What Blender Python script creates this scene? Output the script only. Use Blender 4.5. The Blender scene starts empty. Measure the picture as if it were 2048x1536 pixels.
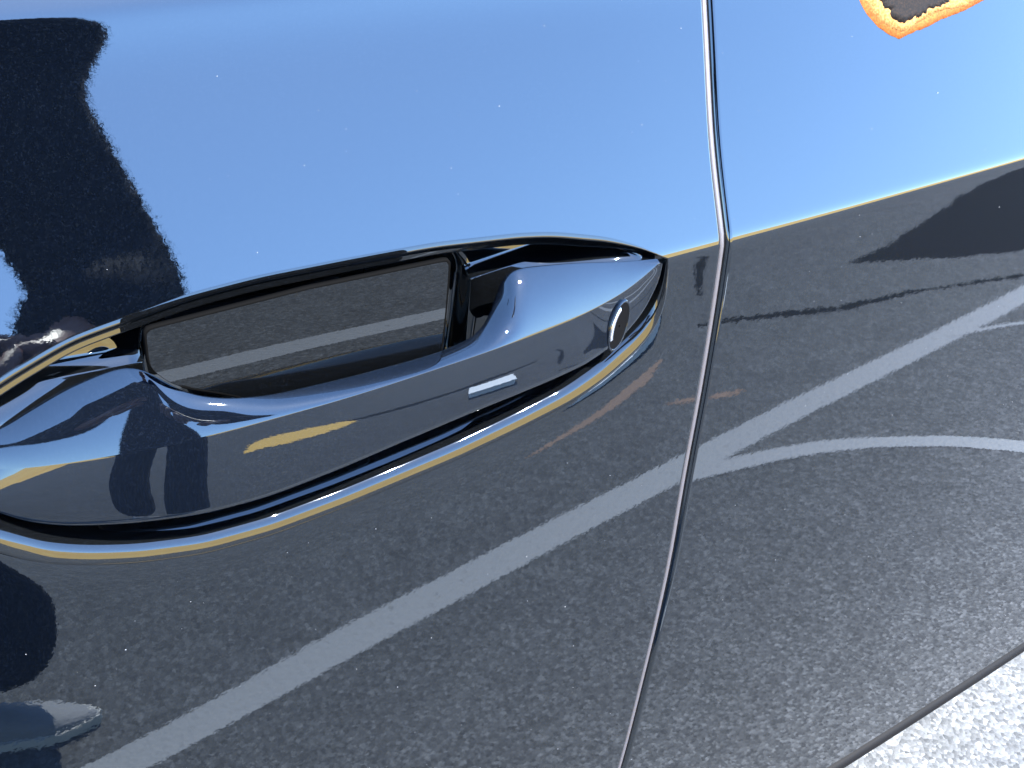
import bpy, bmesh, math, random
import numpy as np
from mathutils import Vector, Matrix
random.seed(4); rng = np.random.default_rng(4)
sc = bpy.context.scene
COL = sc.collection

# ------------------------------------------------------------------ camera
cam_d = bpy.data.cameras.new('camera'); cam = bpy.data.objects.new('camera', cam_d); COL.objects.link(cam)
cam_d.sensor_width = 36.0; cam_d.lens = 2300.0 / 2048.0 * 36.0
cam_d.clip_start = 0.01; cam_d.clip_end = 3000
CAM = Vector((-0.29795, -0.31533, 1.09869))
RIGHT = Vector((0.8467, -0.5243, 0.0904)); DOWN = Vector((-0.2569, -0.5517, -0.7935)); FWD = Vector((0.4659, 0.6487, -0.6018))
R3 = Matrix((RIGHT, -DOWN, -FWD)).transposed()
cam.matrix_world = Matrix.Translation(CAM) @ R3.to_4x4()
sc.camera = cam

# ------------------------------------------------------------------ light
SUN_EL, SUN_AZ = math.radians(57), (0.40, -0.916)          # direction towards the sun on the ground
sun_v = Vector((SUN_AZ[0] * math.cos(SUN_EL), SUN_AZ[1] * math.cos(SUN_EL), math.sin(SUN_EL)))
w = bpy.data.worlds.new('World'); sc.world = w; w.use_nodes = True
nt = w.node_tree; bg = nt.nodes['Background']
sky = nt.nodes.new('ShaderNodeTexSky'); sky.sky_type = 'NISHITA'; sky.sun_disc = False
sky.sun_elevation = SUN_EL; sky.sun_rotation = math.atan2(SUN_AZ[0], SUN_AZ[1])
sky.air_density = 1.0; sky.dust_density = 0.15; sky.ozone_density = 5.0; sky.altitude = 300
nt.links.new(sky.outputs[0], bg.inputs[0]); bg.inputs[1].default_value = 0.14
ld = bpy.data.lights.new('sun', 'SUN'); ld.energy = 2.9; ld.angle = math.radians(0.5); ld.color = (1, 0.95, 0.87)
sun = bpy.data.objects.new('sun', ld); COL.objects.link(sun)
sun.rotation_euler = (-sun_v).to_track_quat('-Z', 'Y').to_euler()
vs = sc.view_settings
vs.view_transform = 'Standard'; vs.look = 'None'; vs.gamma = 1; vs.use_curve_mapping = False
vs.exposure = 3.92
sc.cycles.max_bounces = 12; sc.cycles.glossy_bounces = 8; sc.cycles.caustics_reflective = False
sc.cycles.use_denoising = True

# ------------------------------------------------------------------ helpers
def tag(o, label=None, cat=None, group=None, kind=None):
    for k, v in (('label', label), ('category', cat), ('group', group), ('kind', kind)):
        if v: o[k] = v
    return o
def empty(name, loc=(0, 0, 0)):
    o = bpy.data.objects.new(name, None); COL.objects.link(o); o.location = loc; return o
def mesh_obj(name, verts, faces, mat, parent=None, normals=None, smooth=True):
    me = bpy.data.meshes.new(name); me.from_pydata([tuple(map(float, v)) for v in verts], [], [tuple(map(int, f)) for f in faces])
    me.polygons.foreach_set('use_smooth', [smooth] * len(me.polygons))
    me.materials.append(mat); me.update()
    if normals is not None: me.normals_split_custom_set_from_vertices([tuple(map(float, n)) for n in normals])
    o = bpy.data.objects.new(name, me); COL.objects.link(o)
    if parent is not None: o.parent = parent; o.matrix_parent_inverse = parent.matrix_world.inverted() if False else Matrix.Translation(-parent.location)
    return o
def grid_faces(nr, nc, close=False, flip=False, off=0):
    f = []
    for i in range(nr - 1):
        for j in range(nc if close else nc - 1):
            a = off + i * nc + j; b = off + i * nc + (j + 1) % nc; c = b + nc; d = a + nc
            f.append((a, d, c, b) if flip else (a, b, c, d))
    return f
def bm_obj(name, bm, mat, parent=None, smooth=False):
    me = bpy.data.meshes.new(name); bm.to_mesh(me); bm.free(); me.materials.append(mat)
    me.polygons.foreach_set('use_smooth', [smooth] * len(me.polygons))
    o = bpy.data.objects.new(name, me); COL.objects.link(o)
    if parent is not None: o.parent = parent; o.matrix_parent_inverse = Matrix.Translation(-parent.location)
    return o
def sstep(x, a, b):
    t = np.clip((np.asarray(x, float) - a) / (b - a), 0, 1); return t * t * (3 - 2 * t)
def resample(P, n=None, step=None, smooth=0.0):
    """polyline -> evenly spaced, gaussian-smoothed along its length, ends kept"""
    P = np.asarray(P, float); s = np.r_[0, np.cumsum(np.linalg.norm(np.diff(P, axis=0), axis=1))]
    m = int(s[-1] / 0.0004) + 2; u = np.linspace(0, s[-1], m)
    Q = np.stack([np.interp(u, s, P[:, k]) for k in range(P.shape[1])], 1)
    if smooth:
        h = int(4 * smooth / 0.0004); k = np.exp(-0.5 * (np.arange(-h, h + 1) * 0.0004 / smooth) ** 2); k /= k.sum()
        ext = np.concatenate([2 * Q[0] - Q[h:0:-1], Q, 2 * Q[-1] - Q[-2:-h - 2:-1]])
        Q = np.stack([np.convolve(ext[:, c], k, 'valid') for c in range(Q.shape[1])], 1)
    return Q
def at_len(Q, frac):
    s = np.r_[0, np.cumsum(np.linalg.norm(np.diff(Q, axis=0), axis=1))]; u = np.asarray(frac) * s[-1]
    return np.stack([np.interp(u, s, Q[:, k]) for k in range(Q.shape[1])], 1)

# ------------------------------------------------------------------ materials
def new_mat(name):
    m = bpy.data.materials.new(name); m.use_nodes = True
    n = m.node_tree; return m, n, n.nodes['Principled BSDF']
def plain(name, col, rough=0.5, metal=0.0, ior=1.5, spec=0.5):
    m, n, b = new_mat(name)
    b.inputs['Base Color'].default_value = (*col, 1); b.inputs['Roughness'].default_value = rough
    b.inputs['Metallic'].default_value = metal; b.inputs['IOR'].default_value = ior
    b.inputs['Specular IOR Level'].default_value = spec
    return m
def paint_mat(name, col, peel=1.0, ior=1.63, tint=(0.82, 0.93, 1.0)):
    m, n, b = new_mat(name); N = n.nodes
    tc = N.new('ShaderNodeTexCoord')
    v = N.new('ShaderNodeTexVoronoi'); v.inputs['Scale'].default_value = 2600
    n.links.new(tc.outputs['Object'], v.inputs['Vector'])
    rp = N.new('ShaderNodeValToRGB'); rp.color_ramp.elements[0].position = 0.80; rp.color_ramp.elements[1].position = 1.0
    rp.color_ramp.elements[0].color = (*col, 1); rp.color_ramp.elements[1].color = (col[0] * 1.6 + .0006, col[1] * 1.6 + .0008, col[2] * 1.6 + .0011, 1)
    sx = N.new('ShaderNodeSeparateColor'); n.links.new(v.outputs['Color'], sx.inputs[0]); n.links.new(sx.outputs[0], rp.inputs[0])
    n.links.new(rp.outputs[0], b.inputs['Base Color'])
    b.inputs['Roughness'].default_value = 0.015; b.inputs['IOR'].default_value = ior
    b.inputs['Specular Tint'].default_value = (*tint, 1)
    ns = N.new('ShaderNodeTexNoise'); ns.inputs['Scale'].default_value = 420; ns.inputs['Detail'].default_value = 2
    n.links.new(tc.outputs['Object'], ns.inputs['Vector'])
    bp = N.new('ShaderNodeBump'); bp.inputs['Strength'].default_value = 0.0050 * peel; bp.inputs['Distance'].default_value = 0.001
    n.links.new(ns.outputs[0], bp.inputs['Height']); n.links.new(bp.outputs[0], b.inputs['Normal'])
    return m
M_PAINT = paint_mat('black_paint', (0.0004, 0.0007, 0.0014))
M_HANDLE = paint_mat('black_gloss_handle', (0.001, 0.0016, 0.003), 0.6, ior=1.52)
M_CUP = paint_mat('black_gloss_recess', (0.0010, 0.0012, 0.0015), 0.5, ior=1.48, tint=(.84, .93, 1))
M_RUBBER = plain('black_rubber', (0.006, 0.006, 0.007), 0.6, spec=.25)
M_PLASTIC = plain('dark_plastic', (0.007, 0.008, 0.009), 0.5, spec=.3)
M_CHROME = plain('polished_metal', (0.60, 0.62, 0.66), 0.12, 1.0)
M_GLASS = plain('tinted_glass', (0.004, 0.005, 0.006), 0.02, ior=1.6)

def asphalt_mat():
    m, n, b = new_mat('asphalt'); N = n.nodes; lk = n.links.new
    tc = N.new('ShaderNodeTexCoord')
    def noise(s, d=3, r=.55):
        t = N.new('ShaderNodeTexNoise'); t.inputs['Scale'].default_value = s; t.inputs['Detail'].default_value = d; t.inputs['Roughness'].default_value = r
        lk(tc.outputs['Object'], t.inputs['Vector']); return t
    big = noise(0.9, 4); mid = noise(9, 4); fine = noise(150, 3, .6)
    vo = N.new('ShaderNodeTexVoronoi'); vo.inputs['Scale'].default_value = 210; lk(tc.outputs['Object'], vo.inputs['Vector'])
    sp = N.new('ShaderNodeSeparateColor'); lk(vo.outputs['Color'], sp.inputs[0])
    r1 = N.new('ShaderNodeValToRGB'); cr = r1.color_ramp
    cr.elements[0].position = 0.0; cr.elements[0].color = (0.025, 0.0265, 0.028, 1)
    cr.elements[1].position = 1.0; cr.elements[1].color = (0.11, 0.115, 0.12, 1)
    for p, c in ((0.35, 0.045), (0.72, 0.063), (0.90, 0.090)):
        e = cr.elements.new(p); e.color = (c * .95, c, c * 1.04, 1)
    lk(sp.outputs[0], r1.inputs[0])
    mx = N.new('ShaderNodeMix'); mx.data_type = 'RGBA'; mx.blend_type = 'MULTIPLY'; mx.inputs[0].default_value = 1
    mr = N.new('ShaderNodeMapRange'); mr.inputs[1].default_value = .3; mr.inputs[2].default_value = .7; mr.inputs[3].default_value = .74; mr.inputs[4].default_value = 1.16
    add = N.new('ShaderNodeMath'); add.operation = 'ADD'; ml = N.new('ShaderNodeMath'); ml.operation = 'MULTIPLY'; ml.inputs[1].default_value = .5
    lk(big.outputs[0], add.inputs[0]); lk(mid.outputs[0], add.inputs[1]); lk(add.outputs[0], ml.inputs[0]); lk(ml.outputs[0], mr.inputs[0])
    cb = N.new('ShaderNodeCombineColor')
    for k in range(3): lk(mr.outputs[0], cb.inputs[k])
    lk(r1.outputs[0], mx.inputs[6]); lk(cb.outputs[0], mx.inputs[7]); lk(mx.outputs[2], b.inputs['Base Color'])
    b.inputs['Roughness'].default_value = 0.8; b.inputs['Specular IOR Level'].default_value = 0.3
    inv = N.new('ShaderNodeMath'); inv.operation = 'MULTIPLY_ADD'; inv.inputs[1].default_value = -1.2; lk(vo.outputs['Distance'], inv.inputs[0]); lk(fine.outputs[0], inv.inputs[2])
    bp = N.new('ShaderNodeBump'); bp.inputs['Strength'].default_value = 0.35; bp.inputs['Distance'].default_value = 0.0025
    lk(inv.outputs[0], bp.inputs['Height']); lk(bp.outputs[0], b.inputs['Normal'])
    return m
M_ASPHALT = asphalt_mat()
def worn_paint(name, col):
    m, n, b = new_mat(name); N = n.nodes; lk = n.links.new
    tc = N.new('ShaderNodeTexCoord'); t = N.new('ShaderNodeTexNoise'); t.inputs['Scale'].default_value = 60; t.inputs['Detail'].default_value = 5; t.inputs['Roughness'].default_value = .7
    lk(tc.outputs['Object'], t.inputs['Vector'])
    r = N.new('ShaderNodeValToRGB'); r.color_ramp.elements[0].position = .28; r.color_ramp.elements[1].position = .40
    r.color_ramp.elements[0].color = (col[0] * .35, col[1] * .35, col[2] * .35, 1); r.color_ramp.elements[1].color = (*col, 1)
    lk(t.outputs[0], r.inputs[0]); lk(r.outputs[0], b.inputs['Base Color']); b.inputs['Roughness'].default_value = .7
    bp = N.new('ShaderNodeBump'); bp.inputs['Strength'].default_value = .5; bp.inputs['Distance'].default_value = .003
    v = N.new('ShaderNodeTexVoronoi'); v.inputs['Scale'].default_value = 120; lk(tc.outputs['Object'], v.inputs['Vector']); lk(v.outputs['Distance'], bp.inputs['Height']); lk(bp.outputs[0], b.inputs['Normal'])
    return m
M_WHITE_LINE = worn_paint('white_line_paint', (0.165, 0.175, 0.185))
M_YELLOW = worn_paint('yellow_line_paint', (0.70, 0.42, 0.07))

# ------------------------------------------------------------------ setting: ground
def sheet(name, pts, z, mat, parent=None):
    return mesh_obj(name, [(x, y, z) for x, y in pts], [tuple(range(len(pts)))], mat, parent, smooth=False)
ground = sheet('ground', [(-400, -400), (400, -400), (400, 400), (-400, 400)], 0.0, M_ASPHALT)
tag(ground, 'grainy grey asphalt of the car park beside the black car', kind='structure')
def strip(name, path, width, z, mat, parent=None, jitter=0.0):
    Q = at_len(resample(path, smooth=0.03), np.linspace(0, 1, 160))
    t = np.gradient(Q, axis=0); t /= np.linalg.norm(t, axis=1, keepdims=True); nn = np.stack([-t[:, 1], t[:, 0]], 1)
    wd = np.interp(np.linspace(0, 1, 160), np.linspace(0, 1, len(width)), width) if hasattr(width, '__len__') else np.full(160, width)
    j = rng.normal(0, jitter, (160, 2)) if jitter else np.zeros((160, 2))
    a = Q + nn * (wd / 2 + j[:, 0])[:, None]; b_ = Q - nn * (wd / 2 + j[:, 1])[:, None]
    v = [(x, y, z) for x, y in a] + [(x, y, z) for x, y in b_]
    return mesh_obj(name, v, [(i + 160, i + 161, i + 1, i) for i in range(159)], mat, parent, smooth=False)
strip('painted_line', [(-2.6, -0.56), (-0.2, -0.818), (0.17, -0.905), (0.55, -0.962), (0.90, -1.0), (1.24, -1.03), (2.1, -1.058), (4.5, -1.15)], 0.075, 0.0006, M_WHITE_LINE, ground, .0004)
strip('painted_line', [(0.86, -0.975), (0.945, -0.950), (1.068, -0.910), (1.151, -0.869), (1.231, -0.809), (1.32, -0.687), (1.38, -0.548), (1.42, -0.40), (1.47, -0.1), (1.48, 0.6)], 0.050, 0.0010, M_WHITE_LINE, ground, .0005)
strip('painted_line', [(1.76, -1.04), (1.94, -0.955), (2.1, -0.7), (2.15, -0.2), (2.16, 0.6)], 0.018, 0.0010, M_WHITE_LINE, ground, .0005)

M_GROUND_DARK = plain('ground_dark', (0.0022, 0.0023, 0.0026), 0.85, spec=.12)  # flat dark colour shared by the ground strips and the shadow patch
strip('dark_strip', [(1.40, -1.55), (1.52, -1.50), (1.72, -1.37), (1.95, -1.30), (2.28, -1.12), (2.9, -0.98)], [.02, .04, .016, .02, .012, .012], 0.0005, M_GROUND_DARK, ground, .004)  # thin dark strips laid flat on the asphalt
strip('dark_strip', [(1.55, -1.72), (1.66, -1.84), (1.90, -2.10), (2.02, -2.3)], [.012, .03, .02, .01], 0.0005, M_GROUND_DARK, ground, .005)

strip('dark_strip', [(.62, -2.46), (.9, -2.44), (1.2, -2.36), (1.5, -2.33), (1.80, -2.20)], [.05, .13, .10, .14, .04], 0.0005, M_GROUND_DARK, ground, .010)
strip('painted_dash', [(.10, -2.20), (.30, -2.31), (.45, -2.36), (.66, -2.44)], [.02, .26, .30, .24, .10], 0.0006, M_YELLOW, ground, .016)
M_ORANGE = worn_paint('faded_orange_mark', (0.125, 0.072, 0.045))
strip('faded_mark', [(.70, -1.275), (.82, -1.315), (.96, -1.36), (1.09, -1.42), (1.20, -1.48)], [.008, .03, .05, .07, .02], 0.0005, M_ORANGE, ground, .004)
strip('faded_mark', [(1.05, -1.24), (1.10, -1.225), (1.155, -1.19), (1.22, -1.175)], [.006, .02, .012, .022, .006], 0.0005, M_ORANGE, ground, .003)
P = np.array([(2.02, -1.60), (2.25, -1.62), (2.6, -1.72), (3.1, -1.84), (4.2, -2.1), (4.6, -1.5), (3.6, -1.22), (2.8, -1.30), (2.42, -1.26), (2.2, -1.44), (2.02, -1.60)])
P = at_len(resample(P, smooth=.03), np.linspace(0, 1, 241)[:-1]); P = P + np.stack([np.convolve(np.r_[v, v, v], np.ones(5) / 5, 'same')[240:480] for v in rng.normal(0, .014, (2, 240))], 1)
sheet('shadow_patch', P[::-1] if False else P, 0.0004, M_GROUND_DARK, ground)  # dark sheet laid on the ground in place of a tree's cast shadow

# ------------------------------------------------------------------ car side surface
GH = 0.85
_z = np.linspace(-0.62, 0.40, 20401)
def _alpha(z):
    lo = np.interp(z, [-.5, -.3, -.15, 0], [-1, 4, 7, 8.]); up = np.interp(z, [0, .05, .10], [28.5, 29., 29.5])
    s = 1 / (1 + np.exp(np.clip(-z / .0013, -60, 60))); a = lo * (1 - s) + up * s
    t = 1 / (1 + np.exp(np.clip(-(z - .110) / .0012, -60, 60)))
    return a + t * 6 - 7 * np.exp(-((z - .106) / .012) ** 2) * (1 - t)
_y = np.r_[0, np.cumsum(np.tan(np.radians(_alpha((_z[1:] + _z[:-1]) / 2))) * (_z[1] - _z[0]))]; _y -= np.interp(0, _z, _y)
def H0(x, z):
    """distance of the body side from the plane y = 0 at (x, z), z measured from the waist crease"""
    return np.interp(z, _z, _y) + (x + .1) ** 2 / 24.0 + .19 * (z + np.sqrt(z * z + 1e-6)) * .5 * (x + np.sqrt(x * x + 4e-4))
TIP = (0.0036, -0.0002); LEFT = (-0.3035, -0.012)
U_PTS = [TIP, (.0004, .0014), (-.0103, .0072), (-.0268, .0137), (-.0513, .0198), (-.067, .0222), (-.1048, .0256), (-.1402, .0269), (-.1759, .0277), (-.2006, .0269), (-.2128, .0255), (-.2416, .0223), (-.2647, .0155), (-.282, .0085), (-.296, .0), LEFT]
L_PTS = [TIP, (.0044, -.0091), (.0044, -.0213), (.0008, -.0321), (-.0079, -.0407), (-.0259, -.0512), (-.0441, -.0579), (-.0704, -.0631), (-.1005, -.0679), (-.1287, -.0707), (-.1518, -.0730), (-.1837, -.0748), (-.2108, -.0732), (-.2356, -.0674), (-.2527, -.0613), (-.2662, -.0549), (-.2783, -.0457), (-.290, -.034), (-.299, -.022), LEFT]
UC = resample(U_PTS, smooth=.005); LC = resample(L_PTS, smooth=.005)
_ll = LC[::2]; _lt = np.gradient(_ll, axis=0); _lt /= np.linalg.norm(_lt, axis=1, keepdims=True)
def flare(x, z):
    """the lower skin swells slightly towards the handle bezel"""
    x = np.asarray(x, float); z = np.asarray(z, float); sh = x.shape; q = np.stack([x.ravel(), z.ravel()], 1)
    d = np.full(len(q), 9.)
    idx = np.where((q[:, 0] > -.36) & (q[:, 0] < .04) & (q[:, 1] > -.12) & (q[:, 1] < .01))[0]
    for c in range(0, len(idx), 4000):
        ii = idx[c:c + 4000]; k = ((q[ii, None, :] - _ll[None]) ** 2).sum(-1).argmin(1)
        v = q[ii] - _ll[k]; al = np.abs((v * _lt[k]).sum(1)); pe = np.abs(v[:, 0] * _lt[k, 1] - v[:, 1] * _lt[k, 0])
        d[ii] = np.where((k == 0) | (k == len(_ll) - 1), np.hypot(al, pe), pe)
    return (0.0005 * np.exp(-(d / .0065)) * sstep(-q[:, 1], .0, .06)).reshape(sh)
def H(x, z): return H0(x, z) + flare(x, z)
def Hn(x, z, h=2.5e-4):
    n = np.stack([(H(x + h, z) - H(x - h, z)) / (2 * h), -np.ones_like(x), (H(x, z + h) - H(x, z - h)) / (2 * h)], -1)
    return n / np.linalg.norm(n, axis=-1, keepdims=True)
SEAM = np.array([(.060, .40), (.051, .16), (.0435, .0905), (.0378, .0545), (.0350, .0361), (.0345, .0169), (.0341, .001), (.0334, -.0275), (.0322, -.0528), (.0308, -.0794), (.0292, -.0988), (.0277, -.1172), (.0266, -.1364), (.0247, -.1781), (.0212, -.2182), (.0160, -.2728), (.0125, -.3138), (.004, -.40), (-.004, -.49)])
_sm = resample(SEAM, smooth=.012); _so = np.argsort(_sm[:, 1])
def seam_x(z): return np.interp(z, _sm[_so, 1], _sm[_so, 0])
GAP, RAD, SILL, TOP, XL, XR = 0.0036, 0.0020, -0.486, 0.20, -0.62, 1.10

RAD2 = 0.0030
car = empty('car', (0.2, 0.3, 0.0))
tag(car, 'glossy black car side with a recessed door handle, mirroring sky and asphalt', 'car')

def geo(n, a, r):
    """n values 0..1, first step a, growing by r then levelling off"""
    s = a * r ** np.arange(n - 1); s = np.minimum(s, 3.0 / n); v = np.r_[0, np.cumsum(s)]
    return v / v[-1]
def flange(pos, nor, out, r=RAD, depth=0.014):
    """roll the edge points inward: returns rows of positions and normals"""
    rows, ns = [], []
    for th in (15, 30, 45, 60, 75, 90):
        t = math.radians(th); p = pos + out * r * math.sin(t); p = p.copy(); p[:, 1] += r * (1 - math.cos(t))
        n = nor * math.cos(t) + out * math.sin(t); rows.append(p); ns.append(n / np.linalg.norm(n, axis=1, keepdims=True))
    p = rows[-1].copy(); p[:, 1] += depth; rows.append(p); ns.append(ns[-1])
    return rows, ns
def build_half(arc, corners, nb, seam_len_cols):
    """skin between the bezel arc and the outer edge; column 0 runs along the waist crease from tip to seam"""
    # columns: dense at the tip
    fr = np.r_[geo(60, .0004, 1.12) * 0.10, np.linspace(0.10, 1, nb)[1:]]
    Bp = at_len(arc, fr)
    seamP, rest = corners
    k = seam_len_cols
    T = np.concatenate([at_len(seamP, geo(k, .0006, 1.09)), at_len(rest, np.linspace(0, 1, len(fr) - k + 1))[1:]])
    rows = np.r_[geo(150, .0007, 1.06)]
    XZ = Bp[None] * (1 - rows)[:, None, None] + T[None] * rows[:, None, None]
    x, z = XZ[..., 0], XZ[..., 1]
    Y = H(x, z); P = np.stack([x, Y, z], -1); Nn = Hn(x, z)
    out = np.zeros((len(fr), 3)); tt = np.gradient(T, axis=0); tt /= np.linalg.norm(tt, axis=1, keepdims=True) + 1e-9
    o2 = np.stack([tt[:, 1], -tt[:, 0]], 1); cen = np.array([-.15, 0.0]); s = np.sign(((T - cen) * o2).sum(1)); o2 *= s[:, None]
    out[:, 0] = o2[:, 0]; out[:, 2] = o2[:, 1]
    fr_rows, fr_n = flange(P[-1], Nn[-1], out)
    V = np.concatenate([P.reshape(-1, 3)] + fr_rows); NN = np.concatenate([Nn.reshape(-1, 3)] + fr_n)
    V = V + np.array([0, 0, GH])
    return V, NN, len(rows) + len(fr_rows), len(fr)
zz = np.linspace(0, TOP, 300); seam_up = np.stack([seam_x(zz) - RAD, zz], 1)
zz = np.linspace(0, SILL, 400); seam_dn = np.stack([seam_x(zz) - RAD, zz], 1)
up_rest = np.array([seam_up[-1], (XL, TOP), (XL, 0.0)]); dn_rest = np.array([seam_dn[-1], (XL, SILL), (XL, 0.0)])
Va, Na, ra, ca = build_half(UC, (seam_up, resample(up_rest)), 340, 120)
Vb, Nb, rb, cb_ = build_half(LC, (seam_dn, resample(dn_rest)), 340, 170)
fa = grid_faces(ra, ca, flip=True); fb = grid_faces(rb, cb_, flip=False, off=len(Va))
front_door = mesh_obj('front_door', np.concatenate([Va, Vb]), fa + fb, M_PAINT, car, np.concatenate([Na, Nb]))

# rear door: plain skin with rolled leading edge
def levels(zs):
    out = [zs[0]]
    for a, b in zip(zs[:-1], zs[1:]):
        n = max(2, int(abs(b - a) / .004)); out += list(np.linspace(a, b, n + 1)[1:])
    return out
g = .00012 * 1.18 ** np.arange(28); g = np.cumsum(g); g = g[g < .02]
zl = np.array(sorted(set(np.round(levels([SILL, -.02])[:-1] + list(-g[::-1]) + [0.] + list(g) + levels([.021, .085])[0:] + list(np.linspace(.086, .13, 45)) + levels([.134, TOP]), 6))))
wl = np.r_[0, np.cumsum(np.minimum(.0006 * 1.15 ** np.arange(70), .03))]; wl = wl[wl < XR]
zc = zl[:, None] + 0 * wl[None]; xc = seam_x(zl)[:, None] + GAP + RAD2 + wl[None]
P = np.stack([xc, H0(xc, zc), zc], -1); nr_, nc_ = xc.shape
h = 2.5e-4
Nn = np.stack([(H0(xc + h, zc) - H0(xc - h, zc)) / (2 * h), -np.ones_like(xc), (H0(xc, zc + h) - H0(xc, zc - h)) / (2 * h)], -1); Nn /= np.linalg.norm(Nn, axis=-1, keepdims=True)
eo = np.tile(np.array([[-1., 0, 0]]), (nr_, 1)); er, en = flange(P[:, 0], Nn[:, 0], eo, RAD2)
Pc = np.concatenate([np.stack(er[::-1], 1), P], 1); Nc = np.concatenate([np.stack(en[::-1], 1), Nn], 1)
bo = np.tile(np.array([[0., 0, -1]]), (Pc.shape[1], 1)); br, bn = flange(Pc[0], Nc[0], bo)
Pc = np.concatenate([np.stack(br[::-1], 0), Pc], 0); Nc = np.concatenate([np.stack(bn[::-1], 0), Nc], 0)
rear_door = mesh_obj('rear_door', Pc.reshape(-1, 3) + np.array([0, 0, GH]), grid_faces(Pc.shape[0], Pc.shape[1]), M_PAINT, car, Nc.reshape(-1, 3))

# ------------------------------------------------------------------ handle recess: rolled bezel lip, dish and finger cup
NU, NL = 420, 460
fu = np.linspace(0, 1, NU); fl = np.linspace(1, 0, NL)
loop = np.concatenate([at_len(UC, fu), at_len(LC, fl)[1:-1]]); NLOOP = len(loop)
tg = np.roll(loop, -2, 0) - np.roll(loop, 2, 0); tg /= np.linalg.norm(tg, axis=1, keepdims=True)
nin = np.stack([tg[:, 1], -tg[:, 0]], 1)
nin *= np.sign(((np.array([-.15, -.022]) - loop) * nin).sum(1))[:, None]
for _ in range(6): nin = nin + np.roll(nin, 1, 0) + np.roll(nin, -1, 0); nin /= np.linalg.norm(nin, axis=1, keepdims=True)
dt = np.linalg.norm(loop - np.array(TIP), axis=1); dl = np.linalg.norm(loop - np.array(LEFT), axis=1)
wu = sstep(-nin[:, 1], -.35, .35)
scl = np.minimum((.12 + .88 * sstep(dt, .0, .045)) * wu + (1 - wu) * (.30 + .7 * sstep(dt, .005, .05)), .3 + .7 * sstep(dl, 0, .05))
hh = 4e-4; b0 = np.degrees(np.arctan((H(loop[:, 0] + nin[:, 0] * hh, loop[:, 1] + nin[:, 1] * hh) - H(loop[:, 0] - nin[:, 0] * hh, loop[:, 1] - nin[:, 1] * hh)) / (2 * hh)))
def run(keys, n=44):
    """keys: (inset mm, slope deg); the first slope is the panel's own"""
    d = np.array([k[0] for k in keys]) / 1000; return d, keys
tgold = sstep(loop[:, 0], -.02, -.20)                     # the second roll fades out towards the tip
rings, prev_i, yy = [], 0.0, H(loop[:, 0], loop[:, 1])
ins = np.r_[np.linspace(0, .0105, 64)]
Ui = np.array([0, .6, 1.5, 2.2, 3.4, 4.2, 5.6, 6.1, 7.0, 10.5]) / 1000
Li = np.array([0, 1.0, 4.0, 5.6, 7.6, 10.5]) / 1000
cur = loop.copy(); yu = yy.copy(); yl = yy.copy(); rings.append((cur.copy(), yy.copy()))
for a, b in zip(ins[:-1], ins[1:]):
    m = (a + b) / 2
    gold = -20 * tgold + 25 * (1 - tgold)
    bu = np.stack([b0, np.minimum(b0 + 4, 0) , np.minimum(b0 + 6.5, 5), 20 + 0 * b0, 38 + 0 * b0, gold, gold + 3, 50 + 0 * b0, 74 + 0 * b0, 78 + 0 * b0])
    bl = np.stack([b0, 20.5 + 0 * b0, 25 + 0 * b0, 42 + 0 * b0, 68 + 0 * b0, 80 + 0 * b0])
    k = np.searchsorted(Ui, m) - 1; f = (m - Ui[k]) / (Ui[k + 1] - Ui[k]); f = f * f * (3 - 2 * f); su = bu[k] * (1 - f) + bu[k + 1] * f
    k = np.searchsorted(Li, m) - 1; f = (m - Li[k]) / (Li[k + 1] - Li[k]); sl = bl[k] * (1 - f) + bl[k + 1] * f
    yu = yu + np.tan(np.radians(su)) * (b - a) * scl; yl = yl + np.tan(np.radians(sl)) * (b - a) * scl
    cur = loop + nin * (b * scl)[:, None]
    rings.append((cur.copy(), yu * wu + yl * (1 - wu)))
CUP_C = np.array([-.150, -.020]); CUP_A, CUP_B, CUP_Y = .0675, .0365, .030
ang = np.arctan2((loop[:, 1] - CUP_C[1]) / .5, loop[:, 0] - CUP_C[0])
def sup(scale_a, scale_b, e=6.0):
    c, s = np.cos(ang), np.sin(ang); r = (np.abs(c) ** e + np.abs(s) ** e) ** (-1 / e)
    return np.stack([CUP_C[0] + CUP_A * scale_a * c * r, CUP_C[1] + CUP_B * scale_b * s * r], 1)
lipxz, lipy = rings[-1]
RIM_Y = .021
rim = sup(1.0, 1.0)
for f in np.linspace(0, 1, 12)[1:]:
    e = sstep(f, 0, 1); rings.append((lipxz * (1 - f) + rim * f, lipy * (1 - e) + np.maximum(lipy, RIM_Y) * e))
def back_y(xz): return CUP_Y + math.tan(math.radians(-3.0)) * (xz[:, 1] - CUP_C[1]) + (xz[:, 0] - CUP_C[0]) ** 2 / 3.0
ry = rings[-1][1]
for sc_, f in ((.995, .06), (.985, .2), (.975, .45), (.965, .7), (.95, .88), (.925, .97), (.89, .995), (.84, 1.0), (.7, 1), (.5, 1), (.3, 1), (.1, 1)):
    xz = sup(1 - (1 - sc_) * .6, sc_, 6.0 if sc_ > .8 else 5.0); rings.append((xz, ry * (1 - f) + back_y(xz) * f))
V = np.concatenate([np.stack([xz[:, 0], y, xz[:, 1] + GH], 1) for xz, y in rings])
V = np.concatenate([V, [[CUP_C[0], float(back_y(CUP_C[None])[0]), CUP_C[1] + GH]]])
F = grid_faces(len(rings), NLOOP, close=True, flip=False); lb = (len(rings) - 1) * NLOOP
F += [(lb + j, lb + (j + 1) % NLOOP, len(V) - 1) for j in range(NLOOP)]
recess = mesh_obj('handle_recess', V, F, M_CUP, car)

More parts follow.
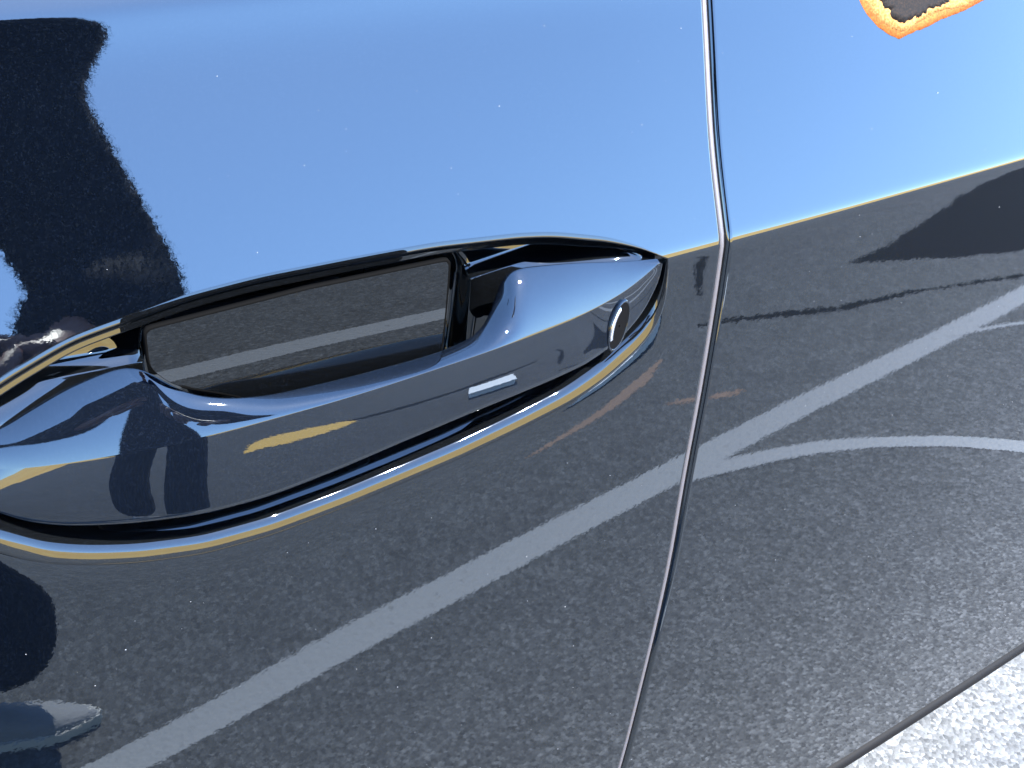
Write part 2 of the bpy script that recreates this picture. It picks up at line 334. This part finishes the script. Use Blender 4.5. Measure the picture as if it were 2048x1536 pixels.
# ------------------------------------------------------------------ handle
handle = empty('door_handle', (-0.15, 0, GH)); handle.parent = car; handle.matrix_parent_inverse = Matrix.Translation(-car.location)
def ybow(x): x = np.asarray(x); return -.0150 + (x + .15) ** 2 / (2 * .80) + np.maximum(-.19 - x, 0) ** 2 / (2 * .34)
# traced outlines (x, z) on the bow
E_PTS = [(-.2985, -.0165), (-.288, -.0170), (-.2715, -.0175), (-.2513, -.0171), (-.2301, -.0158), (-.2075, -.0142), (-.1831, -.0133), (-.1539, -.0128), (-.1181, -.0118), (-.078, -.0115), (-.0423, -.0108), (-.0229, -.0082), (-.0087, -.0030), (-.0028, .0002)]
F_PTS = [(-.2985, -.0190), (-.288, -.0255), (-.2750, -.0340), (-.2684, -.0388), (-.2557, -.0425), (-.2344, -.0450), (-.2115, -.0465), (-.1867, -.0460), (-.1571, -.0425), (-.1349, -.0395), (-.1044, -.0368), (-.0792, -.0360), (-.0613, -.0358), (-.0427, -.0348), (-.0230, -.0325), (-.0085, -.0243), (-.0010, -.0110), (-.0014, -.0010)]
B_PTS = [(-.2960, -.0150, .008), (-.282, -.0110, .0105), (-.2675, -.0062, .0112), (-.2450, .0036, .0108), (-.2280, .0088, .0080), (-.2230, .0093, .0058), (-.2194, .0070, .0028), (-.2139, .0015, -.0004), (-.2066, -.0032, -.0033), (-.1957, -.0054, -.0070), (-.1802, -.0084, -.0075), (-.1502, -.0101, -.0072), (-.1215, -.0106, -.0070), (-.1066, -.0100, -.0069), (-.0936, -.0093, -.0042), (-.0861, -.0060, -.0005), (-.0795, .0010, .0055), (-.0772, .0080, .0059), (-.0745, .0108, .0057), (-.0456, .0073, .0040), (-.0190, .0026, .0020), (-.0030, .0010, .0006)]
EC = resample(E_PTS, smooth=.006); FC = resample(F_PTS, smooth=.005); BC = resample(B_PTS, smooth=.0050)
NC = 620
fe = np.linspace(0, 1, NC); Eq = at_len(EC, fe); Fq = at_len(FC, np.interp(fe, [0, .1, .8, 1], [0, .13, .78, 1]))
Bq = np.stack([np.interp(Eq[:, 0], BC[:, 0], BC[:, k]) for k in range(3)], 1); Bq[:, 0] = Eq[:, 0]
yE = ybow(Eq[:, 0]); yF = ybow(Fq[:, 0]) - .0050 * np.clip((.006 - Fq[:, 0]) / .05, 0, 1)
taper = np.minimum(sstep(1 - fe, 0, .05), sstep(fe, 0, .04))
secs = []
D2 = np.pi / 180
def bez(p0, p1, p2, t): return p0 * (1 - t) ** 2 + 2 * p1 * t * (1 - t) + p2 * t * t
E3 = np.stack([Eq[:, 0], yE, Eq[:, 1]], 1); F3 = np.stack([Fq[:, 0], yF, Fq[:, 1]], 1); B3 = np.stack([Bq[:, 0], np.maximum(Bq[:, 2], yE + .002 * taper), Bq[:, 1]], 1)
rr = .0026 * (.25 + .75 * taper)
rows = []
# underside, rolled under the front face
rows.append(F3 + np.stack([0 * fe, .016 * taper + .002, .0015 + 0 * fe], 1))
for th in (90, 70, 50, 30, 15):
    t = th * D2; rows.append(F3 + np.stack([0 * fe, rr * (1 - np.cos(t)), rr * (1 - np.sin(t)) ], 1))
# front face F -> E with a slight swell
F4 = F3 + np.stack([0 * fe, 0 * fe, rr], 1)
dz = (E3[:, 2] - F4[:, 2]); ctl = E3.copy(); ctl[:, 0] = (E3[:, 0] + F4[:, 0]) / 2; ctl[:, 2] = F4[:, 2] + dz * .55; ctl[:, 1] = F4[:, 1] + dz * .55 * math.tan(math.radians(7.5))
for t in list(np.linspace(0, 1, 26)[:-1]) + [.985, .995]: rows.append(bez(F4, ctl, E3, t))
# crisp top edge then bright strip and top face, E -> B
al_e = 26 * D2; ddz = B3[:, 2] - E3[:, 2]; ddy = B3[:, 1] - E3[:, 1]
c2 = E3.copy(); zc_ = np.minimum(np.maximum(ddz, .0005) * .72, ddy / math.tan(al_e) * .8); c2[:, 2] += zc_; c2[:, 1] += zc_ * math.tan(al_e); c2[:, 0] = (E3[:, 0] + B3[:, 0]) / 2
rows.append(E3)
for t in np.linspace(0, 1, 30)[1:]: rows.append(bez(E3, c2, B3, t ** 1.15))
# rolled over the back edge and down behind
q = rows[-1].copy()
for th, dd in ((30, .0005), (60, .0005), (90, .0006), (120, .0008), (140, .001)):
    t = th * D2; q = q + np.stack([0 * fe, dd * np.cos(t * .6) * taper, -dd * np.sin(t) * taper], 1); rows.append(q.copy())
q = q + np.stack([0 * fe, .001 * taper, -.006 * taper], 1); rows.append(q)
V = np.concatenate(rows) + np.array([0, 0, GH])
grip = mesh_obj('grip', V, grid_faces(len(rows), NC, flip=False), M_HANDLE, handle)

def box(name, c, s, mat, parent=None, bev=0.002, smooth=False):
    bm = bmesh.new(); bmesh.ops.create_cube(bm, size=1); bmesh.ops.scale(bm, vec=s, verts=bm.verts)
    if bev: bmesh.ops.bevel(bm, geom=bm.edges[:], offset=bev, segments=2, affect='EDGES', profile=.5)
    bmesh.ops.translate(bm, vec=c, verts=bm.verts); return bm_obj(name, bm, mat, parent, smooth)
# flat finger plate standing in the upper half of the recess
def rounded(x0, x1, z0, z1, r, n=10):
    p = []
    for cx, cz, a0 in ((x1 - r, z1 - r, 0), (x0 + r, z1 - r, 90), (x0 + r, z0 + r, 180), (x1 - r, z0 + r, 270)):
        for k in range(n + 1): a = math.radians(a0 + 90 * k / n); p.append((cx + r * math.cos(a), cz + r * math.sin(a)))
    return np.array(p)
PX0, PX1, PZ0, PZ1 = -.2214, -.1096, -.022, .0262
def plate_c(x): return -.0026 - .0032 * (np.asarray(x) - PX0) / (PX1 - PX0)
def plate_y(p): return plate_c(p[:, 0]) + np.tan(np.radians(-4.3 + 1.6 * (p[:, 0] - PX0) / (PX1 - PX0))) * (p[:, 1] - .006) + 1.5 * (p[:, 1] - .006) ** 2
base = np.array([(PX1, .005), (PX1, .0303), (-.165, .0312), (PX0, .0292), (PX0, .0155), (-.2200, .0118), (-.2155, .0058), (-.2090, .0002), (-.2005, -.0043), (-.1900, -.0105), (-.1840, PZ0), (PX1, PZ0), (PX1, .005)])
base = at_len(resample(base, smooth=.0016), np.linspace(0, 1, 181)[:-1]); pc = np.array([(PX0 + PX1) / 2, (PZ0 + PZ1) / 2]); rws, nws = [], []; npt = len(base)
def plate_n(p, h=1e-4):
    ex, ez = np.array([h, 0]), np.array([0, h]); n_ = np.stack([(plate_y(p + ex) - plate_y(p - ex)) / (2 * h), -np.ones(len(p)), (plate_y(p + ez) - plate_y(p - ez)) / (2 * h)], 1); return n_ / np.linalg.norm(n_, axis=1, keepdims=True)
od = np.sign(base - pc); od = np.stack([od[:, 0] * (np.abs(base[:, 0] - pc[0]) > .05), 0 * od[:, 0], od[:, 1] * (np.abs(base[:, 1] - pc[1]) > .027)], 1).astype(float); od /= np.maximum(np.linalg.norm(od, axis=1, keepdims=True), 1e-6)
for insv, dep, th in ((0, .0016, 90), (0, .0008, 88), (.0001, .0004, 60), (.0003, .0001, 30), (.0006, 0, 0)):
    q_ = base - np.sign(base - pc) * insv; rws.append(np.stack([q_[:, 0], plate_y(q_) + dep, q_[:, 1] + GH], 1)); t = math.radians(th); n_ = plate_n(q_) * math.cos(t) + od * math.sin(t); nws.append(n_ / np.linalg.norm(n_, axis=1, keepdims=True))
for f in list(np.linspace(.97, .05, 24)): q_ = pc + (base - pc) * f; rws.append(np.stack([q_[:, 0], plate_y(q_), q_[:, 1] + GH], 1)); nws.append(plate_n(q_))
V = np.concatenate(rws + [np.array([[pc[0], float(plate_y(pc[None])[0]), pc[1] + GH]])]); NN = np.concatenate(nws + [plate_n(pc[None])])
F = grid_faces(len(rws), npt, close=True, flip=False); lb = (len(rws) - 1) * npt
F += [(lb + j, lb + (j + 1) % npt, len(V) - 1) for j in range(npt)]
plate_o = mesh_obj('finger_plate', V, F, M_CUP, handle, NN)
fr = []
for insv, dep in ((.0006, -.00008), (.0001, -.0002), (-.0002, .0001), (-.0002, .0018), (.0008, .0020)):
    q_ = base - np.sign(base - pc) * insv; fr.append(np.stack([q_[:, 0], plate_y(q_) + dep, q_[:, 1] + GH], 1))
mesh_obj('added_plate_dark_rim', np.concatenate(fr), grid_faces(5, npt, close=True, flip=True), plain('added_rim_black', (.002, .002, .002), 1.0, spec=0), handle)  # dark rim added so the plate's edge doesn't catch the sky
box('plate_mount', ((PX0 + PX1) / 2, .0185, GH - .012), (.075, .018, .016), M_PLASTIC, handle, .003)

# ------------------------------------------------------------------ body behind the gap and below the doors
zs_ = np.linspace(SILL - .02, TOP, 60); xs_ = seam_x(zs_) + GAP / 2; ys_ = H0(xs_, zs_)
v = []
for dx, dy in ((-.03, .022), (.03, .022)): v += [(x + dx, y + dy, z + GH) for x, y, z in zip(xs_, ys_, zs_)]
mesh_obj('door_pillar', v, [(i, i + 60, i + 61, i + 1) for i in range(59)], M_PLASTIC, car)
# rubber seal running down the gap
nseg = 8; v = []; zs_ = np.linspace(SILL, TOP, 140); xs_ = seam_x(zs_) + GAP * .55; ys_ = H0(xs_, zs_)
for x, y, z in zip(xs_, ys_, zs_):
    for k in range(nseg): a = 2 * math.pi * k / nseg; v.append((x + .0017 * math.cos(a), y + .0034 + .002 * math.sin(a), z + GH))
mesh_obj('door_seal', v, grid_faces(140, nseg, close=True), plain('grey_seal', (.040, .038, .043), .45), car)
# rocker below the doors
pr = [(.012, SILL + .03), (.008, SILL - .005), (.001, SILL - .006), (-.0025, SILL - .009), (-.002, SILL - .014), (.006, SILL - .022), (.020, SILL - .05), (.040, SILL - .11), (.10, SILL - .13), (.6, SILL - .13)]
xs = np.linspace(XL, XR, 40); v = [(x, y + float(H0(x, SILL)), z + GH) for y, z in pr for x in xs]
mesh_obj('rocker_panel', v, grid_faces(len(pr), 40, flip=True), plain('rocker_black', (.0015, .0015, .0018), .6, spec=.08), car)
# belt moulding and side glass above the doors
yt = float(H0(-.1, TOP))
box('belt_moulding', ((XL + XR) / 2, yt + .016, GH + TOP + .008), (XR - XL, .024, .016), M_RUBBER, car, .003)
v = [(x, yt + .02 + .45 * t * .45, GH + TOP + .012 + .45 * t) for t in np.linspace(0, 1, 8) for x in (XL, XR)]
mesh_obj('window_glass', v, grid_faces(8, 2), M_GLASS, car)

# dark patch with an orange and yellow rim on the rear door
CH_O = [(0.1393, 0.0819), (0.1437, 0.0745), (0.1513, 0.0683), (0.1626, 0.0626), (0.1726, 0.0634), (0.1947, 0.0664), (0.2183, 0.0689), (0.2390, 0.0721), (0.2447, 0.0820), (0.2145, 0.0940), (0.1631, 0.0970), (0.1430, 0.0895)]
CH_I = [(0.1542, 0.0806), (0.1594, 0.0744), (0.1642, 0.0695), (0.1675, 0.0679), (0.1804, 0.0703), (0.1996, 0.0730), (0.2135, 0.0751), (0.2207, 0.0829), (0.2026, 0.0908), (0.1661, 0.0927), (0.1546, 0.0866)]
def speckle(name, a, b_, scale, pos=(.4, .62), rough=.75):
    m, n, b = new_mat(name); N = n.nodes; t = N.new('ShaderNodeTexNoise'); t.inputs['Scale'].default_value = scale; t.inputs['Detail'].default_value = 4
    tc = N.new('ShaderNodeTexCoord'); n.links.new(tc.outputs['Object'], t.inputs['Vector'])
    r = N.new('ShaderNodeValToRGB'); r.color_ramp.elements[0].position = pos[0]; r.color_ramp.elements[1].position = pos[1]
    r.color_ramp.elements[0].color = (*a, 1); r.color_ramp.elements[1].color = (*b_, 1)
    n.links.new(t.outputs[0], r.inputs[0]); n.links.new(r.outputs[0], b.inputs['Base Color']); b.inputs['Roughness'].default_value = rough; b.inputs['Specular IOR Level'].default_value = .12
    bp = N.new('ShaderNodeBump'); bp.inputs['Strength'].default_value = .12; bp.inputs['Distance'].default_value = .0003; n.links.new(t.outputs[0], bp.inputs['Height']); n.links.new(bp.outputs[0], b.inputs['Normal'])
    return m
M_R1 = speckle('blotch_orange', (.12, .030, .005), (.18, .055, .010), 900); M_R2 = speckle('blotch_yellow', (.13, .055, .012), (.19, .105, .035), 900)
M_R3 = speckle('blotch_dark', (.0006, .0004, .0004), (.012, .006, .003), 1300, (.45, .75))
def blob(pts, shrink, rag, seed, n=170):
    P = np.array(pts + [pts[0]]); Q = at_len(resample(P, smooth=.0018), np.linspace(0, 1, n + 1)[:-1])
    c = Q.mean(0); r2 = np.random.default_rng(seed); nz = r2.normal(0, 1, n); nz = (nz + np.roll(nz, 1) + np.roll(nz, -1)) / 3
    d = Q - c; L = np.linalg.norm(d, axis=1, keepdims=True); return c, c + d * (1 - (shrink + nz[:, None] * rag) / L)
def patch(name, pts, shrink, rag, lift, mat, parent, seed):
    c, Q = blob(pts, shrink, rag, seed); n = len(Q); V = []
    for f, lf in ((1.0, -.0002), (.995, lift), (.8, lift), (.5, lift), (.2, lift)):
        q = c + (Q - c) * f; V.append(np.stack([q[:, 0], H0(q[:, 0], q[:, 1]) - lf, q[:, 1] + GH], 1))
    V = np.concatenate(V + [np.array([[c[0], float(H0(c[0], c[1])) - lift, c[1] + GH]])])
    F = grid_faces(5, n, close=True, flip=True); F += [(4 * n + (j + 1) % n, 4 * n + j, 5 * n) for j in range(n)]
    return mesh_obj(name, V, F, mat, parent, smooth=True)
blotch = patch('rimmed_blotch', CH_O, 0, .0005, .00010, M_R1, car, 1)
blotch['label'] = 'dark spot with a ragged orange and yellow rim'
patch('yellow_ring', CH_O, .0042, .0009, .00016, M_R2, blotch, 2)
patch('dark_core', CH_I, 0.0, .0013, .00022, M_R3, blotch, 3)

# lock cylinder set into the front of the handle
def face_y(x, z): return ybow(x) - .0034 * np.clip((.006 - x) / .05, 0, 1) * 1.0
lc = (-.0245, -.0226); n = 40; yf0 = -.0075
def oval(a, b, dep, rot=math.radians(-16), a0=0, a1=360, cx=0):
    o = []
    for k in range(n):
        t = math.radians(a0 + (a1 - a0) * k / (n if a1 - a0 == 360 else n - 1)); u, v = a * math.cos(t) + cx, b * math.sin(t)
        x = u * math.cos(rot) - v * math.sin(rot); z = u * math.sin(rot) + v * math.cos(rot); o.append((x + lc[0], yf0 + x * .16 + z * .14 + dep, z + lc[1] + GH))
    return np.array(o)
R_ = [oval(.0056, .0116, .003), oval(.0056, .0116, -.0001), oval(.0054, .0113, -.0004), oval(.0051, .0109, -.00045), oval(.0048, .0105, -.0003), oval(.0047, .0103, .0002)]
lock = mesh_obj('lock_cylinder', np.concatenate(R_), grid_faces(6, n, close=True, flip=True), M_HANDLE, handle)
R_ = [oval(.0052, .0109, -.0003), oval(.0046, .0100, -.00025), oval(.0030, .0068, -.0002), oval(.0003, .0006, -.0002)]
mesh_obj('lock_face', np.concatenate(R_), grid_faces(4, n, close=True, flip=True), plain('lock_black', (.0008, .0008, .001), .6, spec=.05), handle)
R_ = [oval(.0047, .0098, -.0003, a0=120, a1=225), oval(.0043, .0090, -.0007, a0=120, a1=225), oval(.0032, .0082, -.0007, a0=120, a1=225), oval(.0029, .0076, -.0003, a0=120, a1=225)]
mesh_obj('lock_glint', np.concatenate(R_), grid_faces(4, n, flip=True), M_CHROME, handle)  # bright crescent added to stand for the glint inside the lock

# settled dust on the skin
V, F = [], []
for k in range(420):
    x, z = rng.uniform(-.32, .5), rng.uniform(-.46, .15)
    if -.31 < x < .01 and -.08 < z < .032: continue
    r = abs(rng.normal(.00004, .00010)) + .00007; y = float(H0(x, z)) - .00015; o = len(V)
    V += [(x + r * math.cos(a) * rng.uniform(.6, 1.4), y, z + GH + r * math.sin(a)) for a in np.linspace(0, 2 * math.pi, 7)[:-1]]; F.append(tuple(range(o, o + 6)))
dust = mesh_obj('dust', V, F, plain('dust', (.14, .145, .155), .9), car, smooth=False); dust['kind'] = 'stuff'

# ------------------------------------------------------------------ sunlit bank of dry grass across the car park
M_GRASS = speckle('dry_grass', (.85, .50, .15), (.95, .64, .22), .8, (.35, .65), .9)
V, nx = [], 160; xs = np.linspace(-160, 240, nx)
for yb, zb in ((-26, -.02), (-32, 1.6), (-42, 4.3), (-54, 7.4), (-68, 10.2), (-110, 10.4)):
    for i, x in enumerate(xs): V.append((x, yb + 2 * math.sin(x * .05) + 1.2 * math.sin(x * .21 + 1), zb * (1 + .22 * math.sin(x * .043 + .6) + .12 * math.sin(x * .17)) if zb > 0 else zb))
tag(mesh_obj('terrain', V, grid_faces(6, nx, flip=True), M_GRASS), 'bank of dry yellow grass mirrored along the waist crease', kind='structure')

# a small box standing on the car park, mirrored in the handle's front face
bx_ = empty('storage_box', (1.24, -1.90, 0)); tag(bx_, 'small white lidded box standing on the asphalt', 'box')
M_WB = plain('white_box', (.86, .88, .90), .5)
def rbox(name, c, sz, rz, bev):
    bm = bmesh.new(); bmesh.ops.create_cube(bm, size=1); bmesh.ops.scale(bm, vec=sz, verts=bm.verts); bmesh.ops.bevel(bm, geom=bm.edges[:], offset=bev, segments=2, affect='EDGES', profile=.5)
    bm.transform(Matrix.Translation(c) @ Matrix.Rotation(rz, 4, 'Z')); return bm_obj(name, bm, M_WB, bx_)
rbox('tub', (1.24, -1.90, .026), (.24, .25, .050), .56, .008); rbox('lid', (1.24, -1.90, .061), (.255, .265, .018), .56, .005)

# ------------------------------------------------------------------ photographer, seen mirrored in the door
def skin_mesh(verts, edges, radii, sub=2, root=0):
    me = bpy.data.meshes.new('t'); me.from_pydata(verts, edges, []); o = bpy.data.objects.new('t', me); COL.objects.link(o)
    md = o.modifiers.new('s', 'SKIN'); md.use_smooth_shade = True; md.branch_smoothing = .6
    sv = me.skin_vertices[0].data
    for i, r in enumerate(radii): sv[i].radius = r if isinstance(r, tuple) else (r, r)
    for v_ in sv: v_.use_root = False
    sv[root].use_root = True
    m2 = o.modifiers.new('ss', 'SUBSURF'); m2.levels = sub; m2.render_levels = sub
    dg = bpy.context.evaluated_depsgraph_get(); dg.update()
    out = bpy.data.meshes.new_from_object(o.evaluated_get(dg)); bpy.data.objects.remove(o); bpy.data.meshes.remove(me)
    vv = np.empty(len(out.vertices) * 3); out.vertices.foreach_get('co', vv); vv = vv.reshape(-1, 3); ff = [tuple(p.vertices) for p in out.polygons]; bpy.data.meshes.remove(out)
    return vv, ff
class Sk:
    def __init__(s): s.v, s.e, s.r = [], [], []
    def add(s, p, r, par=None):
        s.v.append(tuple(p)); s.r.append(r); i = len(s.v) - 1
        if par is not None: s.e.append((par, i))
        return i
    def chain(s, pts, par=None):
        for p, r in pts: par = s.add(p, r, par)
        return par
    def mesh(s, sub=2): return skin_mesh(s.v, s.e, s.r, sub)
M_SKIN = plain('skin', (.26, .11, .07), .5); M_FLEECE = plain('black_fleece', (.009, .011, .017), .95, spec=.1)
M_DENIM = plain('dark_trousers', (.010, .012, .018), .9, spec=.1); M_SHOE = plain('grey_shoe', (.15, .155, .165), .7); M_SOLE = plain('white_sole', (.40, .39, .36), .6); M_HAIR = plain('brown_hair', (.03, .018, .010), .6)
PELV = (-.43, -1.14, .98)
R_SH, R_EL, R_WR = (-.135, -.80, 1.58), (-.090, -.70, 1.19), (-.180, -.50, 1.075)
L_SH, L_EL, L_WR = (-.560, -.80, 1.55), (-.66, -.64, 1.28), (-.47, -.475, 1.115)
R_LEG = [(-.330, -1.12, .92), (-.275, -1.03, .50), (-.278, -.975, .10)]; L_LEG = [(-.510, -1.14, .92), (-.500, -1.12, .50), (-.480, -1.14, .10)]
b = Sk(); p0 = b.add(PELV, (.13, .10)); sp = b.add((-.42, -1.04, 1.22), (.12, .09), p0); chst = b.add((-.375, -.89, 1.46), (.14, .10), sp); nk = b.add((-.36, -.82, 1.63), .055, chst); hd = b.add((-.355, -.79, 1.71), .062, nk)
for lg in (R_LEG, L_LEG):
    k = b.chain([(lg[0], .075), (lg[1], .052), (lg[2], .036)], p0)
def hand(sk, wrist, axis, side, up, par, curl):
    """palm and five curled fingers; axis along the fingers, side towards the thumb"""
    A, S, Un = Vector(axis).normalized(), Vector(side).normalized(), Vector(up).normalized(); W = Vector(wrist)
    palm = sk.add(W + A * .045, (.026, .017), par); knk = sk.add(W + A * .078, (.024, .012), palm)
    for j, (off, ln) in enumerate(((.030, .070), (.010, .080), (-.010, .076), (-.030, .060))):
        base = W + A * .088 + S * off; k = sk.add(base, .0090, knk); d = A.copy()
        for seg, (f, r) in enumerate(((.45, .0085), (.32, .0080), (.23, .0068))):
            d = (d * math.cos(curl) - Un * math.sin(curl)).normalized(); base = base + d * ln * f; k = sk.add(base, r, k)
    t = W + A * .030 + S * .034; k = sk.add(t, .011, palm); t = t + (A * .6 + S * .7 - Un * .2).normalized() * .034; k = sk.add(t, .010, k); sk.add(t + (A * .9 + S * .1 - Un * .4).normalized() * .028, .0085, k)
for SH, EL, WR, ax, sd, up, cu in ((R_SH, R_EL, R_WR, (-.35, .85, -.30), (-.85, -.1, .45), (.3, .5, .8), .45), (L_SH, L_EL, L_WR, (.75, .55, -.05), (.1, -.1, 1), (-.5, .8, .1), .55)):
    k = b.chain([(SH, .055), (EL, .040), (WR, .026)], chst); hand(b, WR, ax, sd, up, k, cu)
bv, bf = b.mesh(2)
# head with brow, nose, eye hollows, mouth, chin and ears, joined into the same mesh
hv, hf = [], []; nu, nv = 40, 28; HC = Vector((-.350, -.765, 1.775)); LOOK = Vector((.12, .93, -.35)).normalized(); HX = LOOK.cross(Vector((0, 0, 1))).normalized(); HZ = HX.cross(LOOK).normalized()
for i in range(nv + 1):
    th = math.pi * i / nv
    for j in range(nu):
        ph = 2 * math.pi * j / nu; x, y, z = math.sin(th) * math.cos(ph), math.sin(th) * math.sin(ph), math.cos(th)
        rx, ry, rz = .076, .098, .118
        if z < 0: rx *= 1 - .28 * z * z; ry *= 1 - .10 * z * z
        f = 1.0; front = max(0, y)
        px, py, pz = x * rx, y * ry, z * rz
        py += .024 * math.exp(-(px / .011) ** 2 - ((pz + .018) / .020) ** 2) * (front > 0) - .010 * math.exp(-((abs(px) - .032) / .013) ** 2 - ((pz - .004) / .011) ** 2) * (front > 0) + .006 * math.exp(-(px / .024) ** 2 - ((pz + .055) / .008) ** 2) * (front > 0) + .010 * math.exp(-(px / .02) ** 2 - ((pz + .095) / .016) ** 2) * (front > 0)
        ear = math.exp(-((py + .005) / .014) ** 2 - ((pz + .004) / .026) ** 2) * (abs(x) > .8); px += math.copysign(.016 * ear, x)
        q = HC + HX * px + LOOK * py + HZ * pz; hv.append(tuple(q))
hf = grid_faces(nv + 1, nu, close=True, flip=False)
person = mesh_obj('person', np.concatenate([bv, np.array(hv)]), bf + [tuple(i + len(bv) for i in f) for f in hf], M_SKIN)
tag(person, 'person in black fleece and dark trousers leaning in with a phone, mirrored in the door', 'person')
V = [tuple(HC + (Vector(v_) - HC) * 1.07 - LOOK * .008 + HZ * .008) for v_ in hv]
keep = [f for f in hf if all((Vector(hv[i]) - HC).dot(HZ) > .035 or ((Vector(hv[i]) - HC).dot(LOOK) < -.01 and (Vector(hv[i]) - HC).dot(HZ) > -.07) for i in f)]
mesh_obj('hair', V, keep, M_HAIR, person)
j = Sk(); p0 = j.add(PELV, (.175, .135)); sp = j.add((-.42, -1.04, 1.22), (.165, .13), p0); ch = j.add((-.375, -.89, 1.46), (.175, .13), sp); j.add((-.365, -.84, 1.60), .075, ch)
hem = j.add((-.43, -1.15, .88), (.17, .135), p0)
def mid(a, c, t): return tuple(a[i] + (c[i] - a[i]) * t for i in range(3))
for SH, EL, WR in ((R_SH, R_EL, R_WR), (L_SH, L_EL, L_WR)):
    j.chain([(SH, .100), (mid(SH, EL, .5), .085), (EL, .075), (mid(EL, WR, .5), .074), (mid(EL, WR, .93), .055)], ch)
jv, jf = j.mesh(2); jacket = mesh_obj('jacket', jv, jf, M_FLEECE, person)
# woolly pile on the jacket
tris = []
for f in jf:
    tris.append(f[:3]);
    if len(f) == 4: tris.append((f[0], f[2], f[3]))
T = np.array(tris); A, B_, C_ = jv[T[:, 0]], jv[T[:, 1]], jv[T[:, 2]]; cr = np.cross(B_ - A, C_ - A); ar = np.linalg.norm(cr, axis=1); nrm = cr / (ar[:, None] + 1e-12)
NP = 60000; ti = rng.choice(len(T), NP, p=ar / ar.sum()); u = rng.random((NP, 2)); fl_ = u.sum(1) > 1; u[fl_] = 1 - u[fl_]
pt = A[ti] + (B_ - A)[ti] * u[:, :1] + (C_ - A)[ti] * u[:, 1:]; dr = nrm[ti] + rng.normal(0, .55, (NP, 3)); dr /= np.linalg.norm(dr, axis=1, keepdims=True); ln = rng.uniform(.004, .013, (NP, 1))
sd = np.cross(dr, rng.normal(0, 1, (NP, 3))); sd /= np.linalg.norm(sd, axis=1, keepdims=True)
V = np.stack([pt - sd * .0006, pt + sd * .0006, pt + dr * ln], 1).reshape(-1, 3)
pile = mesh_obj('fleece_pile', V, np.arange(NP * 3).reshape(-1, 3), M_FLEECE, person, smooth=False); pile['kind'] = 'stuff'
t_ = Sk(); p0 = t_.add((-.43, -1.14, .97), (.160, .125))
for lg in (R_LEG, L_LEG):
    t_.chain([(mid(lg[0], lg[1], .05), .100), (lg[1], .080), (mid(lg[1], lg[2], .45), .080), (mid(lg[1], lg[2], .80), .086), (mid(lg[1], lg[2], 1.05), .058)], p0)
tv, tf = t_.mesh(2); mesh_obj('trousers', tv, tf, M_DENIM, person)
def shoe(ank, toe):
    a = Vector((ank[0], ank[1], 0)); t = Vector((toe[0], toe[1], 0)); d = (t - a).normalized(); n_ = Vector((-d.y, d.x, 0)); L0 = -.065; L1 = (t - a).length
    prof = [(0, .020, .042), (.1, .028, .052), (.28, .031, .054), (.45, .031, .046), (.62, .034, .036), (.75, .029, .029), (.86, .020, .024), (.94, .011, .020), (1, .002, .016)]
    V, m = [], 14
    for f, w_, h_ in prof:
        c = a + d * (L0 + (L1 - L0) * f)
        for k in range(m): an = math.pi * k / (m - 1); V.append(tuple(c + n_ * w_ * math.cos(an) + Vector((0, 0, .014 + (h_ - .014) * max(0.0, math.sin(an)) ** .8))))
    up_ = mesh_obj('shoe', V, grid_faces(len(prof), m, flip=True), M_SHOE, person)
    V = []
    for z in (.001, .015):
        for sgn in (1, -1):
            for f, w_, h_ in (prof if sgn > 0 else prof[::-1]): V.append(tuple(a + d * (L0 + (L1 - L0) * f) + n_ * sgn * (w_ + .004) + Vector((0, 0, z))))
    q = len(prof) * 2; mesh_obj('sole', V, [(i, (i + 1) % q, (i + 1) % q + q, i + q) for i in range(q)] + [tuple(range(q, 2 * q))], M_SOLE, up_, smooth=False)
shoe((-.290, -.975), (-.186, -.940)); shoe((-.480, -1.14), (-.40, -1.01))

# phone held at arm's length, its lens at the camera
ph = empty('phone', CAM - FWD * .006 - RIGHT * .062); tag(ph, 'black phone held out towards the car door', 'phone')
def slab(name, c, s, mat, bev):
    bm = bmesh.new(); bmesh.ops.create_cube(bm, size=1); bmesh.ops.scale(bm, vec=s, verts=bm.verts); bmesh.ops.bevel(bm, geom=bm.edges[:], offset=bev, segments=3, affect='EDGES', profile=.5)
    bm.transform(Matrix.Translation(CAM) @ R3.to_4x4() @ Matrix.Translation(c)); return bm_obj(name, bm, mat, ph)
M_PH = plain('phone_back', (.015, .016, .02), .3); slab('case', (-.062, -.018, .0075), (.146, .070, .008), M_PH, .003)
slab('camera_bump', (-.008, .0, .0026), (.030, .030, .002), M_PH, .0006)
for dx, dy in ((-.014, -.009), (-.014, .009)): slab('lens', (dx, dy, .0010), (.010, .010, .0012), M_GLASS, .0005)
slab('screen', (-.062, -.018, .0117), (.138, .064, .0006), M_GLASS, .0002)
